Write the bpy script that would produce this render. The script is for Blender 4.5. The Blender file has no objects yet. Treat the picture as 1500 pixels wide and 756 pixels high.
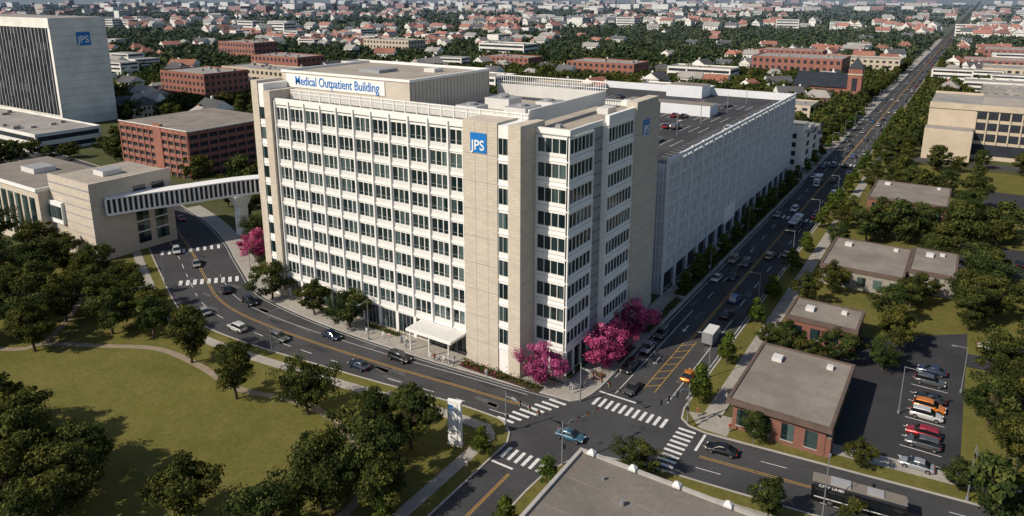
import bpy, math, random
import numpy as np
from mathutils import Vector
S=bpy.context.scene
R=random.Random(7)
SC=S.collection
# ------------------------------------------------------------------ materials
def nt(name):
    m=bpy.data.materials.new(name);m.use_nodes=True
    t=m.node_tree;return m,t,t.nodes['Principled BSDF']
def N(t,ty,**k):
    n=t.nodes.new(ty)
    for a,b in k.items(): setattr(n,a,b)
    return n
def mixc(t,fac,a,b,bt='MIX'):
    n=N(t,'ShaderNodeMix',data_type='RGBA',blend_type=bt)
    for sock,val in ((n.inputs[0],fac),(n.inputs[6],a),(n.inputs[7],b)):
        if isinstance(val,(int,float)): sock.default_value=val
        elif isinstance(val,(tuple,list)): sock.default_value=(*val[:3],1)
        else: t.links.new(val,sock)
    return n.outputs[2]
def mathn(t,op,a,b=None,c=None):
    n=N(t,'ShaderNodeMath',operation=op)
    for i,v in enumerate((a,b,c)):
        if v is None: continue
        if isinstance(v,(int,float)): n.inputs[i].default_value=v
        else: t.links.new(v,n.inputs[i])
    return n.outputs[0]
def noise(t,vec,scale,detail=4,rough=.6):
    n=N(t,'ShaderNodeTexNoise');n.inputs['Scale'].default_value=scale;n.inputs['Detail'].default_value=detail
    n.inputs['Roughness'].default_value=rough
    if vec is not None: t.links.new(vec,n.inputs['Vector'])
    return n.outputs[0]
def ramp(t,f,p0,p1):
    n=N(t,'ShaderNodeMapRange');n.inputs[1].default_value=p0;n.inputs[2].default_value=p1;t.links.new(f,n.inputs[0]);return n.outputs[0]
def pos(t): return N(t,'ShaderNodeNewGeometry').outputs['Position']
def haze_tint(t,col,amt=.62,d0=500,d1=5200):  # distance haze painted into base colour, bluer further from the site origin
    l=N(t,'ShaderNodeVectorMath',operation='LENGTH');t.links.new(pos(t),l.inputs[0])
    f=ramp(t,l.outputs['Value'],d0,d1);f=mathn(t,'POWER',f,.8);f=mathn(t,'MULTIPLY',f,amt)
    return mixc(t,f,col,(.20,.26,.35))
def simple(name,col,rough=.8,ns=.6,amt=.15,metal=0,far=False,bump=0,spec=.3,fine=0):
    m,t,b=nt(name);p=pos(t)
    f=ramp(t,noise(t,p,ns),.3,.7)
    lo=tuple(c*(1-amt) for c in col);hi=tuple(min(1,c*(1+amt)) for c in col)
    o=mixc(t,f,lo,hi)
    if fine:
        g=ramp(t,noise(t,p,fine,2),.3,.7);o=mixc(t,mathn(t,'MULTIPLY',g,.35),o,tuple(c*.55 for c in col))
    if far: o=haze_tint(t,o)
    t.links.new(o,b.inputs['Base Color']);b.inputs['Roughness'].default_value=rough;b.inputs['Metallic'].default_value=metal
    b.inputs['Specular IOR Level'].default_value=spec
    return m
def coursed(name,c1,c2,cm,bw,bh,mort=.02,rough=.85,far=False):
    m,t,b=nt(name);sp=N(t,'ShaderNodeSeparateXYZ');t.links.new(pos(t),sp.inputs[0])
    u=mathn(t,'ADD',sp.outputs[0],sp.outputs[1]);cb=N(t,'ShaderNodeCombineXYZ');t.links.new(u,cb.inputs[0]);t.links.new(sp.outputs[2],cb.inputs[1])
    br=N(t,'ShaderNodeTexBrick');t.links.new(cb.outputs[0],br.inputs['Vector'])
    br.inputs['Color1'].default_value=(*c1,1);br.inputs['Color2'].default_value=(*c2,1);br.inputs['Mortar'].default_value=(*cm,1)
    br.inputs['Scale'].default_value=1;br.inputs['Brick Width'].default_value=bw;br.inputs['Row Height'].default_value=bh;br.inputs['Mortar Size'].default_value=mort
    f=ramp(t,noise(t,pos(t),.35),.3,.7);o=mixc(t,mathn(t,'MULTIPLY',f,.22),br.outputs[0],tuple(c*.6 for c in c1))
    if far:o=haze_tint(t,o)
    t.links.new(o,b.inputs['Base Color']);b.inputs['Roughness'].default_value=rough;b.inputs['Specular IOR Level'].default_value=.25
    return m
def glassm(name,c0,c1,su,sz,rough=.07,off=.6,pw=4,spec=.7):
    m,t,b=nt(name);sp=N(t,'ShaderNodeSeparateXYZ');t.links.new(pos(t),sp.inputs[0])
    u=mathn(t,'FLOOR',mathn(t,'DIVIDE',mathn(t,'ADD',sp.outputs[0],sp.outputs[1]),su));v=mathn(t,'FLOOR',mathn(t,'DIVIDE',mathn(t,'SUBTRACT',sp.outputs[2],off),sz))
    cb=N(t,'ShaderNodeCombineXYZ');t.links.new(u,cb.inputs[0]);t.links.new(v,cb.inputs[1])
    w=N(t,'ShaderNodeTexWhiteNoise',noise_dimensions='2D');t.links.new(cb.outputs[0],w.inputs['Vector'])
    f=mathn(t,'POWER',w.outputs['Value'],pw)
    t.links.new(mixc(t,f,c0,c1),b.inputs['Base Color']);b.inputs['Roughness'].default_value=rough;b.inputs['Specular IOR Level'].default_value=spec
    return m
M={}
M['stone']=coursed('limestone',(.60,.53,.44),(.53,.465,.385),(.33,.29,.24),1.5,.55,.018)
M['stone2']=coursed('grey_fieldstone',(.36,.33,.29),(.26,.24,.21),(.2,.18,.16),.9,.35,.03)
M['white']=simple('white_panel',(.80,.79,.76),.55,.4,.05)
M['spand']=simple('ribbed_metal',(.62,.61,.59),.5,.5,.06)
M['grey']=simple('grey_panel',(.30,.30,.31),.6,.5,.1)
M['screen']=simple('roof_screen',(.56,.555,.53),.5,.5,.06)
M['pent']=simple('penthouse_panel',(.52,.47,.395),.7,.3,.08)
M['roof']=simple('roof_membrane',(.37,.325,.27),.9,.12,.22,fine=1.2)
M['roofg']=simple('roof_gravel',(.24,.21,.18),.95,.15,.25,fine=2)
M['roofd']=simple('roof_dark_gravel',(.185,.165,.145),.95,.1,.25,fine=1.4)
M['glass']=glassm('window_glass',(.006,.016,.020),(.085,.13,.13),1.45,4.4,pw=3)
M['dark']=simple('dark_recess',(.03,.03,.035),.6)
M['blue']=simple('sign_blue',(.012,.17,.52),.4,.3,.02)
M['asph']=simple('asphalt',(.062,.062,.065),.9,.09,.26,fine=1.6,spec=.2)
M['asph2']=simple('parking_asphalt',(.045,.045,.049),.9,.12,.2,fine=1.2,spec=.2)
M['asph3']=simple('garage_deck',(.060,.061,.066),.9,.08,.32,fine=.9,spec=.2)
M['conc']=simple('sidewalk_concrete',(.35,.325,.285),.9,.4,.15,fine=2.5)
M['kerb']=simple('kerb_concrete',(.38,.36,.33),.9,.6,.12)
M['line']=simple('white_paint',(.64,.64,.62),.7,2.5,.18)
M['yel']=simple('yellow_paint',(.46,.27,.06),.7,2.5,.22)
M['path']=simple('path_gravel',(.27,.215,.155),.95,.5,.2,fine=2)
M['brick']=coursed('red_brick',(.24,.085,.058),(.18,.066,.047),(.24,.18,.15),.6,.2,.02)
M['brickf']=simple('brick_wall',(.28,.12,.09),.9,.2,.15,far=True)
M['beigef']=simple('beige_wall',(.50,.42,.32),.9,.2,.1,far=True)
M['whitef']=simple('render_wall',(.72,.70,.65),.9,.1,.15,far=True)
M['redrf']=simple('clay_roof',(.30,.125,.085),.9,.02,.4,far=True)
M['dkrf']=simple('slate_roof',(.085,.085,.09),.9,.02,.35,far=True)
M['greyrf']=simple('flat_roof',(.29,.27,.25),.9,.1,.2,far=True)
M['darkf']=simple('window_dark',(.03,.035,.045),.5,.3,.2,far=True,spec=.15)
M['garm']=simple('garage_panel',(.64,.65,.68),.5,.3,.06)
M['perf']=simple('perforated_panel',(.47,.48,.51),.5,.5,.08)
M['bark']=simple('bark',(.08,.06,.042),.95,3,.3)
M['barkl']=simple('cherry_bark',(.13,.09,.08),.95,3,.3)
M['tyre']=simple('tyre',(.015,.015,.015),.8)
M['chrome']=simple('wheel_rim',(.4,.4,.4),.3,1,.05,metal=.8)
M['cglass']=simple('car_glass',(.01,.013,.016),.06,1,.05,spec=.9)
M['lamp']=simple('lens_white',(.7,.7,.65),.2)
M['red']=simple('lens_red',(.4,.02,.02),.3)
M['steel']=simple('galvanised_steel',(.25,.26,.27),.5,1,.1,metal=.3)
M['soil']=simple('mulch',(.06,.04,.03),.95,2,.3)
M['fascia']=simple('dark_fascia',(.12,.085,.07),.8,.6,.2)
def grassm(name,a,b_,c,far=False):
    m,t,b=nt(name);p=pos(t)
    o=mixc(t,ramp(t,noise(t,p,.05,5),.35,.65),a,b_)
    o=mixc(t,mathn(t,'MULTIPLY',ramp(t,noise(t,p,.22,6,.75),.42,.72),.75),o,c)
    o=mixc(t,mathn(t,'MULTIPLY',ramp(t,noise(t,p,1.3,6,.75),.35,.7),.55),o,tuple(x*.5 for x in a))
    if far: o=haze_tint(t,o)
    t.links.new(o,b.inputs['Base Color']);b.inputs['Roughness'].default_value=1;b.inputs['Specular IOR Level'].default_value=.1
    return m
M['grass']=grassm('lawn_grass',(.112,.112,.028),(.150,.138,.036),(.205,.170,.060))
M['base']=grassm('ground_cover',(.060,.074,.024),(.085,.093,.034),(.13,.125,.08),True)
def leafm(name,c,far=False,tr=.25):
    m,t,b=nt(name);t.nodes.remove(b);out=t.nodes['Material Output'];p=pos(t)
    oi=N(t,'ShaderNodeObjectInfo')
    o=mixc(t,ramp(t,noise(t,p,.45,3),.3,.7),tuple(x*.65 for x in c),tuple(x*1.35 for x in c))
    o=mixc(t,mathn(t,'MULTIPLY',oi.outputs['Random'],.55),o,(c[0]*1.8,c[1]*1.15,c[2]*.8))
    if far:o=haze_tint(t,o)
    d=N(t,'ShaderNodeBsdfDiffuse');tl=N(t,'ShaderNodeBsdfTranslucent');mx=N(t,'ShaderNodeMixShader');mx.inputs[0].default_value=tr
    t.links.new(o,d.inputs[0]);t.links.new(o,tl.inputs[0]);t.links.new(d.outputs[0],mx.inputs[1]);t.links.new(tl.outputs[0],mx.inputs[2]);t.links.new(mx.outputs[0],out.inputs[0])
    return m
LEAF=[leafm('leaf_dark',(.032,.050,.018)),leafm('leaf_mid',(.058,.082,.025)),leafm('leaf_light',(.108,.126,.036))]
LEAFY=[leafm('leaf_young_dark',(.045,.080,.018)),leafm('leaf_young_mid',(.075,.12,.025)),leafm('leaf_young_light',(.12,.17,.04))]
LEAFP=[leafm('blossom_deep',(.26,.045,.14)),leafm('blossom_mid',(.44,.09,.24)),leafm('blossom_light',(.60,.20,.38))]
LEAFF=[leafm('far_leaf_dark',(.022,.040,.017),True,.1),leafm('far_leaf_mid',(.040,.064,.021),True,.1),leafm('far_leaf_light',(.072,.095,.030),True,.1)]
# ------------------------------------------------------------------ mesh helpers
class MB:
    def __init__(s): s.v=[];s.f=[];s.m=[];s.mats=[]
    def mi(s,k):
        if k not in s.mats:s.mats.append(k)
        return s.mats.index(k)
    def poly(s,pts,k):
        b=len(s.v);s.v+= [tuple(p) for p in pts];s.f.append(tuple(range(b,b+len(pts))));s.m.append(s.mi(k))
    def box(s,x0,y0,z0,x1,y1,z1,k,top=None):
        if x0>x1:x0,x1=x1,x0
        if y0>y1:y0,y1=y1,y0
        b=len(s.v);s.v+=[(x0,y0,z0),(x1,y0,z0),(x1,y1,z0),(x0,y1,z0),(x0,y0,z1),(x1,y0,z1),(x1,y1,z1),(x0,y1,z1)]
        s.f+=[tuple(b+i for i in q) for q in ((0,3,2,1),(4,5,6,7),(0,1,5,4),(1,2,6,5),(2,3,7,6),(3,0,4,7))]
        i=s.mi(k);j=s.mi(top) if top else i;s.m+=[i,j,i,i,i,i]
    def prism(s,pts,z0,z1,k,top=None):
        n=len(pts);b=len(s.v);s.v+=[(p[0],p[1],z0) for p in pts]+[(p[0],p[1],z1) for p in pts]
        i=s.mi(k);j=s.mi(top) if top else i
        s.f.append(tuple(range(b+n,b+2*n)));s.m.append(j)
        for a in range(n):
            c=(a+1)%n;s.f.append((b+a,b+c,b+n+c,b+n+a));s.m.append(i)
    def cyl(s,c,r,h,k,axis='z',n=10,r2=None):
        r2=r if r2 is None else r2;b=len(s.v)
        for (rr,d) in ((r,0),(r2,h)):
            for i in range(n):
                a=2*math.pi*i/n;p,q=rr*math.cos(a),rr*math.sin(a)
                s.v.append({'z':(c[0]+p,c[1]+q,c[2]+d),'y':(c[0]+p,c[1]+d,c[2]+q),'x':(c[0]+d,c[1]+p,c[2]+q)}[axis])
        i0=s.mi(k)
        for i in range(n):
            j=(i+1)%n;s.f.append((b+i,b+j,b+n+j,b+n+i));s.m.append(i0)
        s.f.append(tuple(range(b+n,b+2*n)));s.m.append(i0);s.f.append(tuple(range(b+n-1,b-1,-1)));s.m.append(i0)
    def loft(s,rings,k,cap=True,mats=None):
        b=len(s.v);n=len(rings[0])
        for r in rings:s.v+=[tuple(p) for p in r]
        for i in range(len(rings)-1):
            for j in range(n):
                q=(j+1)%n;s.f.append((b+i*n+j,b+i*n+q,b+(i+1)*n+q,b+(i+1)*n+j));s.m.append(s.mi(mats(i,j) if mats else k))
        if cap:
            s.f.append(tuple(range(b,b+n)));s.m.append(s.mi(mats(-1,0) if mats else k))
            s.f.append(tuple(range(b+(len(rings)-1)*n,b+len(rings)*n)));s.m.append(s.mi(mats(-2,0) if mats else k))
    def mesh(s,name):
        me=bpy.data.meshes.new(name);me.from_pydata(s.v,[],s.f)
        for k in s.mats: me.materials.append(M[k] if isinstance(k,str) else k)
        me.polygons.foreach_set('material_index',s.m);me.update();return me
    def obj(s,name,parent=None,loc=(0,0,0),rot=0):
        o=bpy.data.objects.new(name,s.mesh(name));SC.objects.link(o);o.location=loc;o.rotation_euler=(0,0,rot);o.parent=parent;return o
def empty(name,loc=(0,0,0)):
    o=bpy.data.objects.new(name,None);SC.objects.link(o);o.location=loc;return o
def inst(name,me,loc,rot=0,sc=1):
    o=bpy.data.objects.new(name,me);SC.objects.link(o);o.location=loc;o.rotation_euler=(0,0,rot)
    o.scale=(sc,sc,sc) if isinstance(sc,(int,float)) else sc;return o
class Fa:
    """facade frame: u runs along the wall, n points out"""
    def __init__(s,mb,o,u,n):s.mb=mb;s.o=o;s.u=u;s.n=n
    def b(s,u0,u1,n0,n1,z0,z1,k):
        p=(s.o[0]+s.u[0]*u0+s.n[0]*n0,s.o[1]+s.u[1]*u0+s.n[1]*n0);q=(s.o[0]+s.u[0]*u1+s.n[0]*n1,s.o[1]+s.u[1]*u1+s.n[1]*n1)
        s.mb.box(p[0],p[1],z0,q[0],q[1],z1,k)
def text(name,s,size,width,loc,rot,mat,parent,ext=.08,off=.012):
    c=bpy.data.curves.new(name,'FONT');c.body=s;c.size=size;c.extrude=ext;c.offset=size*off;c.materials.append(mat)
    o=bpy.data.objects.new(name,c);SC.objects.link(o);o.rotation_euler=rot;o.location=loc;o.parent=parent
    bpy.context.view_layer.update()
    if width and o.dimensions.x>0:o.scale=(width/o.dimensions.x,1,1)
    return o
# ------------------------------------------------------------------ main building
B=empty('medical_outpatient_building')
FH=4.4;Z0=5.0;NF=9
core=MB()
core.box(-70.9,-2.45,0,-10,36.9,44.6,'white','roof')
core.box(-10,.35,0,-.35,13,44.6,'white','roof')
core.box(-10,13,0,-.35,36.9,44.6,'white','roof')
core.box(-70.9,-3.1,44.7,-18.6,-2.5,46.0,'white')
core.box(-6.6,-.12,44.7,.12,.4,45.7,'white');core.box(-.3,.41,44.7,.12,9.3,45.7,'white')
core.box(-.5,9.31,44.6,-.1,13.1,45.6,'white');core.box(.1,13.2,44.6,.95,25,46.4,'white')
core.box(-11,36.3,44.6,0,37,45.7,'white')
core.obj('walls',B)
st=MB()
st.box(-18.6,-5,0,-11.3,3,46.6,'stone');st.box(-11.3,-4.8,0,-9.1,3,46.2,'white');st.box(-9.1,-5,0,-6.6,3,46.4,'stone')
st.box(-77,-4,0,-74.9,2.7,49.6,'stone');st.box(-74.9,-3.8,0,-73.1,2.6,49.0,'white');st.box(-73.1,-4,0,-71,2.7,47.6,'stone');st.box(-77,2.7,0,-71,30,44.5,'stone')
st.box(-1,25,0,1.3,36,47.4,'stone');st.box(-1,36,0,.8,38.4,46,'stone')
for xx in (-16,-13.4): st.box(xx,-5.02,0,xx+.06,-5,46.5,'grey')
for zz in range(1,9): st.box(-18.62,-5.03,zz*5.1,-11.28,-5.0,zz*5.1+.07,'grey');st.box(1.3,25,zz*5.1,1.33,36,zz*5.1+.07,'grey')
st.obj('stone_piers',B)
fr=MB();gl=MB()
A=Fa(fr,(-71,-3),(1,0),(0,-1));AG=Fa(gl,(-71,-3),(1,0),(0,-1))
nb=11;bw=52.4/nb
for i in range(NF):
    z=Z0+FH*i
    A.b(0,52.4,-.4,.14,z-.2,z+.2,'white')
    A.b(0,52.4,-.4,-.04,z+.2,z+1.15,'spand')
    for q in (.4,.7,1.0):A.b(0,52.4,-.04,0,z+q-.03,z+q+.03,'white')
    A.b(0,52.4,-.4,-.02,z+3.85,z+FH-.2,'white')
    for j in range(nb):
        u0=j*bw+.36;u1=(j+1)*bw-.36;w=(u1-u0)/3
        AG.b(u0,u1,-.4,-.24,z+1.15,z+3.85,'glass')
        for q in (1,2):A.b(u0+q*w-.08,u0+q*w+.08,-.24,-.06,z+1.15,z+3.85,'white')
        A.b(u0,u1,-.235,-.16,z+1.8,z+1.85,'grey')
for j in range(nb+1):
    u=min(max(j*bw,.36),52.04)
    A.b(u-.36,u+.36,-.4,.06,0,44.7,'white')
    A.b(u-.17,u+.17,.06,.38,Z0,45.6,'white')
for j in range(nb):
    AG.b(j*bw+.36,(j+1)*bw-.36,-.5,-.3,.3,4.4,'glass')
    for q in range(1,4):A.b(j*bw+.36+q*1.0-.05,j*bw+.36+q*1.0+.05,-.3,-.15,.3,4.4,'grey')
A.b(0,52.4,-.4,-.1,4.4,4.8,'white');A.b(0,52.4,-.5,.0,0,.3,'stone')
def bay(F,G,u0,u1,np_,n0,thick=.5,wh='white'):
    for i in range(NF):
        z=Z0+FH*i
        F.b(u0,u1,n0-thick,n0,z-.25,z+1.25,wh);F.b(u0,u1,n0-thick,n0,z+3.75,z+FH-.25,wh)
        F.b(u0-.0,u1,n0,n0+.1,z-.2,z+.1,wh);F.b(u0,u1,n0,n0+.04,z+.6,z+.66,'grey')
        w=(u1-u0-.8)/np_
        F.b(u0,u0+.4,n0-thick,n0,z+1.25,z+3.75,wh);F.b(u1-.4,u1,n0-thick,n0,z+1.25,z+3.75,wh)
        G.b(u0+.4,u1-.4,n0-thick,n0-.2,z+1.25,z+3.75,'glass')
        for q in range(1,np_):F.b(u0+.4+q*w-.05,u0+.4+q*w+.05,n0-.2,n0-.06,z+1.25,z+3.75,wh)
    G.b(u0+.4,u1-.4,n0-thick,n0-.3,.3,4.2,'glass')
    w=(u1-u0-.8)/max(2,np_//2)
    for q in range(max(2,np_//2)+1):F.b(u0+.4+q*w-.2,u0+.4+q*w+.2,n0-.3,n0,0,4.75,wh)
Fc=Fa(fr,(-6.6,0),(1,0),(0,-1));Gc=Fa(gl,(-6.6,0),(1,0),(0,-1));bay(Fc,Gc,0,6.38,4,0)
Fr=Fa(fr,(0,0),(0,1),(1,0));Gr=Fa(gl,(0,0),(0,1),(1,0))
bay(Fr,Gr,0,9.3,6,0);bay(Fr,Gr,13.2,25,8,.85,1.2)
fr.box(-6.6,-.35,0,-.35,.3,.28,'stone')
Fr.b(9.3,13.2,-.5,-.3,0,44.8,'grey')
for q in range(NF*2):Fr.b(9.4,13.1,-.3,-.24,Z0+q*2.2-.05,Z0+q*2.2+.05,'dark')
for i in range(NF):
    z=Z0+FH*i
    gl.box(-11.1,-4.86,z+1.0,-9.3,-4.81,z+3.8,'glass');gl.box(-74.8,-3.86,z+1.1,-73.2,-3.81,z+3.7,'glass')
    fr.box(-11.25,-4.94,z-.1,-9.15,-4.81,z+.1,'white');fr.box(-10.23,-4.92,z+1,-10.17,-4.86,z+3.8,'white');fr.box(-74.85,-3.94,z-.1,-73.15,-3.81,z+.1,'white')
    fr.box(-6.59,-4.6,z-.05,-6.55,-.4,z+.05,'grey')
fr.obj('window_frames',B);gl.obj('windows',B)
rf=MB()
rf.box(-74.9,3,44.6,-37.5,30.5,50.9,'pent','roof');rf.box(-75.1,2.8,50.9,-37.3,3.2,51.4,'white');rf.box(-37.9,3.2,50.9,-37.3,30.7,51.4,'white');rf.box(-75.1,3.2,50.9,-74.7,30.7,51.4,'white');rf.box(-74.7,30.3,50.9,-37.9,30.7,51.4,'white')
rf.box(-73.4,2.84,47.75,-44,2.97,50.6,'white')
rf.box(-60,12,50.9,-54,18,51.6,'grey');rf.box(-48,20,50.9,-45,23,51.7,'spand')
for q in range(24):rf.box(-37.48,3.5+q*1.15,45,-37.44,3.58+q*1.15,50.8,'grey')
rf.box(-70.5,1.35,45.4,-9,1.5,47.4,'screen');rf.box(-9.15,1.5,45.4,-9,32,48,'screen');rf.box(-36,31.9,45.4,-9,32,48,'screen')
for q in range(204):rf.box(-70.4+q*.3,1.29,45.5,-70.31+q*.3,1.35,47.4,'white')
for q in range(76):rf.box(-9,1.6+q*.4,45.5,-8.92,1.74+q*.4,48,'white')
rf.box(-70.5,1.2,47.3,-8.9,1.55,47.5,'white');rf.box(-9.2,1.55,47.9,-8.85,32,48.15,'white');rf.box(-70.5,1.2,46.6,-8.9,1.28,46.75,'white')
for q in range(21):rf.box(-70.4+q*3,1.15,44.6,-70.2+q*3,1.6,47.5,'white')
for q in range(50):rf.box(-37+q*.56,33,44.6,-36.9+q*.56,33.1,49.8,'white')
rf.box(-37,32.95,49.7,-9,33.15,49.9,'white');rf.box(-37,32.95,48.4,-9,33.15,48.5,'white')
for k_ in ((-30,8,5,4,1.9),(-30,18,6,5,2.2),(-20,10,5,6,2.1),(-20,22,4,4,1.7),(-33,26,3,3,1.4)):
    rf.box(k_[0],k_[1],44.6,k_[0]+k_[2],k_[1]+k_[3],44.6+k_[4],'spand','grey');rf.cyl((k_[0]+k_[2]/2,k_[1]+k_[3]/2,44.6+k_[4]),1.1,.4,'grey')
rf.box(-7,24,44.6,-4.5,28,45.8,'spand');rf.box(-6.2,6,44.6,-5.2,7,45.2,'grey')
rf.obj('roof_plant_and_screens',B)
cn=MB();cn.box(-31,-8.0,4.2,-20,-3.4,4.7,'white');cn.box(-30.8,-7.8,4.7,-20.2,-3.6,4.74,'spand')
for x in (-30.2,-25.5,-20.8):cn.cyl((x,-7.6,0.1),.15,4.1,'white')
cn.box(-29,-3.34,.1,-22,-3.2,4.1,'glass');
for q in range(5):cn.box(-29+q*1.75-.06,-3.42,.1,-29+q*1.75+.06,-3.34,4.1,'grey')
cn.obj('entrance_canopy',B)
lg=MB();lg.box(-16.9,-5.12,41.0,-13.5,-5.04,44.5,'blue');lg.box(1.34,28.2,40.2,1.42,31.4,43.4,'blue');lg.obj('logo_panels',B)
hp=math.pi/2
text('sign_text','Medical Outpatient Building',2.75,25,(-70.6,2.80,48.35),(hp,0,0),M['blue'],B,.03,.006)
text('logo_text','JPS',2.5,2.9,(-16.65,-5.16,41.5),(hp,0,0),M['white'],B,.03)
text('logo_text_side','JPS',2.3,2.7,(1.46,28.4,40.6),(hp,0,hp),M['white'],B,.03)
# ------------------------------------------------------------------ white garage
Gg=empty('white_parking_garage')
g=MB();g.box(-75,44,0,.4,172,29.5,'perf','asph3')
g.box(-75,171.6,29.5,1,172,32.2,'garm');g.box(-75,44,29.5,-74.6,171.6,31,'garm');g.box(-74.6,44,29.5,.4,44.4,31,'garm')
F=Fa(g,(1,44),(0,1),(1,0))
F.b(0,128,-.55,-.15,5.2,31,'perf')
nbg=16;w=128/nbg
for j in range(nbg+1):
    F.b(j*w-.35,j*w+.35,-.15,.35,0,32.6,'garm')
for lv in range(9):
    z=5.2+lv*3.2;F.b(0,128,-.15,.08,z-.2,z+.2,'garm')
for j in range(nbg):
    for q in range(1,6):
        u=j*w+.35+q*(w-.7)/6;F.b(u-.1,u+.1,-.15,.12,5.4,30.6 if q!=3 else 31.6,'garm')
    for lv in range(8):
        z=5.4+lv*3.2;
        for q in range(6):
            if (j*7+q*5+lv*3)%4==0:
                u=j*w+.45+q*(w-.7)/6;F.b(u+.05,u+(w-.7)/6-.25,-.15,-.05,z+.3,z+1.5,'white')
            elif (j*5+q*3+lv*7)%5==0:
                u=j*w+.45+q*(w-.7)/6;F.b(u+.05,u+(w-.7)/6-.25,-.15,-.1,z+.3,z+2.4,'grey')
    F.b(j*w+.6,(j+1)*w-.6,-.6,-.5,.5,4.6,'dark')
F.b(0,128,-.15,.4,31.6,32.4,'garm')
for q in range(128):F.b(q+.4,q+.6,-.1,.1,30.6,31.7,'garm')
F.b(46,56,.0,.5,4.5,9,'white')
for lv in range(9):g.box(-74,43.8,5+lv*3.2,.6,43.98,5.3+lv*3.2,'garm')
for q in range(14):g.box(.1-q*1.0,43.7,0,.3-q*1.0,43.98,31.5,'garm')
g.box(-44,120,29.5,-14,128,33,'garm','roofg');g.box(-44,160,29.5,-30,170,34,'garm','roofg')
for j in range(14):
    g.poly([(-60+j*4,50,29.52),(-59.8+j*4,50,29.52),(-59.8+j*4,56,29.52),(-60+j*4,56,29.52)],'line')
for row in (70,92,112,140):
    for j in range(24):
        x=-70+j*2.8
        if x>-8:continue
        g.poly([(x,row,29.52),(x+.16,row,29.52),(x+.16,row+5,29.52),(x,row+5,29.52)],'line')
        g.poly([(x,row+5.1,29.52),(x+.16,row+5.1,29.52),(x+.16,row+10,29.52),(x,row+10,29.52)],'line')
for row in range(46,168,3):g.poly([(-6,row,29.52),(-1,row,29.52),(-1,row+.16,29.52),(-6,row+.16,29.52)],'line')
for x in (-20,-34):
    for yy in (64,86,106,134):
        g.poly([(x,yy,29.52),(x+.3,yy,29.52),(x+.3,yy+3,29.52),(x,yy+3,29.52)],'line');g.poly([(x-.6,yy+3,29.52),(x+.9,yy+3,29.52),(x+.15,yy+4.4,29.52)],'line')
for yy in (60,85,105,132,155):g.cyl((-12,yy,29.5),.1,6,'steel')
g.obj('garage_structure',Gg)
# ------------------------------------------------------------------ generic buildings
def winbldg(name,x0,y0,x1,y1,h,wall,roof,fl=3,bayw=3.5,parapet=.7,strip=False,gl='darkf'):
    b=MB();b.box(x0,y0,0,x1,y1,h,wall,roof)
    for (a0,b0,a1,b1) in ((x0,y0,x1,y0+.3),(x0,y1-.3,x1,y1),(x0,y0+.3,x0+.3,y1-.3),(x1-.3,y0+.3,x1,y1-.3)):b.box(a0,b0,h,a1,b1,h+parapet,wall)
    fh=h/fl
    for i in range(fl):
        z=i*fh+fh*.3;z2=i*fh+fh*.8
        if strip:
            b.box(x0+1,y0-.04,z,x1-1,y0+.1,z2,gl);b.box(x1-.1,y0+1,z,x1+.04,y1-1,z2,gl)
        else:
            n=max(1,int((x1-x0)/bayw));s=(x1-x0)/n
            for j in range(n):b.box(x0+j*s+s*.25,y0-.04,z,x0+j*s+s*.75,y0+.1,z2,gl)
            n=max(1,int((y1-y0)/bayw));s=(y1-y0)/n
            for j in range(n):b.box(x1-.1,y0+j*s+s*.25,z,x1+.04,y0+j*s+s*.75,z2,gl);b.box(x0-.04,y0+j*s+s*.25,z,x0+.1,y0+j*s+s*.75,z2,gl)
    rr=random.Random(int(x0*7+y0));
    for _ in range(max(2,int((x1-x0)*(y1-y0)/260))):
        px=rr.uniform(x0+2,max(x0+2.1,x1-5));py=rr.uniform(y0+2,max(y0+2.1,y1-5));q=rr.uniform(1.2,2.6);b.box(px,py,h,px+q,py+q*1.3,h+rr.uniform(.8,1.6),'greyrf')
    return b.obj(name)
M['towg']=glassm('tower_glass',(.010,.015,.024),(.06,.07,.085),1.9,3.9,rough=.55,pw=4,spec=.1)
t=MB();t.box(-450,78,0,-343,106,56,'whitef','greyrf')
t.box(-449,77.6,6,-345.2,78,51,'towg')
for q in range(27):t.box(-449+q*3.9,77.52,4,-448.75+q*3.9,77.6,52,'whitef')
t.box(-450,77.3,51,-343,77.9,56,'whitef');t.box(-345.2,77.5,0,-343,77.95,51,'whitef')
for q in range(1,14):t.box(-343.0,78.2,q*3.9,-342.96,105.8,q*3.9+.12,'greyrf')
t.box(-342.95,90,41.5,-342.8,97,48.5,'blue');T=t.obj('hospital_tower')
text('tower_logo','JPS',5,6,(-342.7,90.5,43),(hp,0,hp),M['white'],T,.05)
winbldg('hospital_podium',-430,38,-283,66,8,'whitef','greyrf',2,5,strip=True)
# red brick garage
r=MB();r.box(-231.6,48.4,0,-186.4,89.6,16,'dark','roofg')
for lv in range(6):
    z=lv*3.0;r.box(-232,48,z+1.6,-186,90,z+3.0,'brickf','roofg')
for q in range(12):r.box(-232+q*4.1,47.8,0,-231.4+q*4.1,48.0,18.2,'brickf')
for q in range(11):r.box(-186,48+q*4.1,0,-185.8,48.6+q*4.1,18.2,'brickf')
r.box(-232,47.9,16.6,-185.9,48.1,18.4,'brickf');r.box(-186,48.1,18,-185.8,90,18.4,'whitef');r.box(-232,47.6,18.4,-185.8,48.1,18.6,'whitef')
r.box(-208,47.7,0,-203,49,19.5,'brickf')
r.obj('brick_parking_garage')
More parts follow.
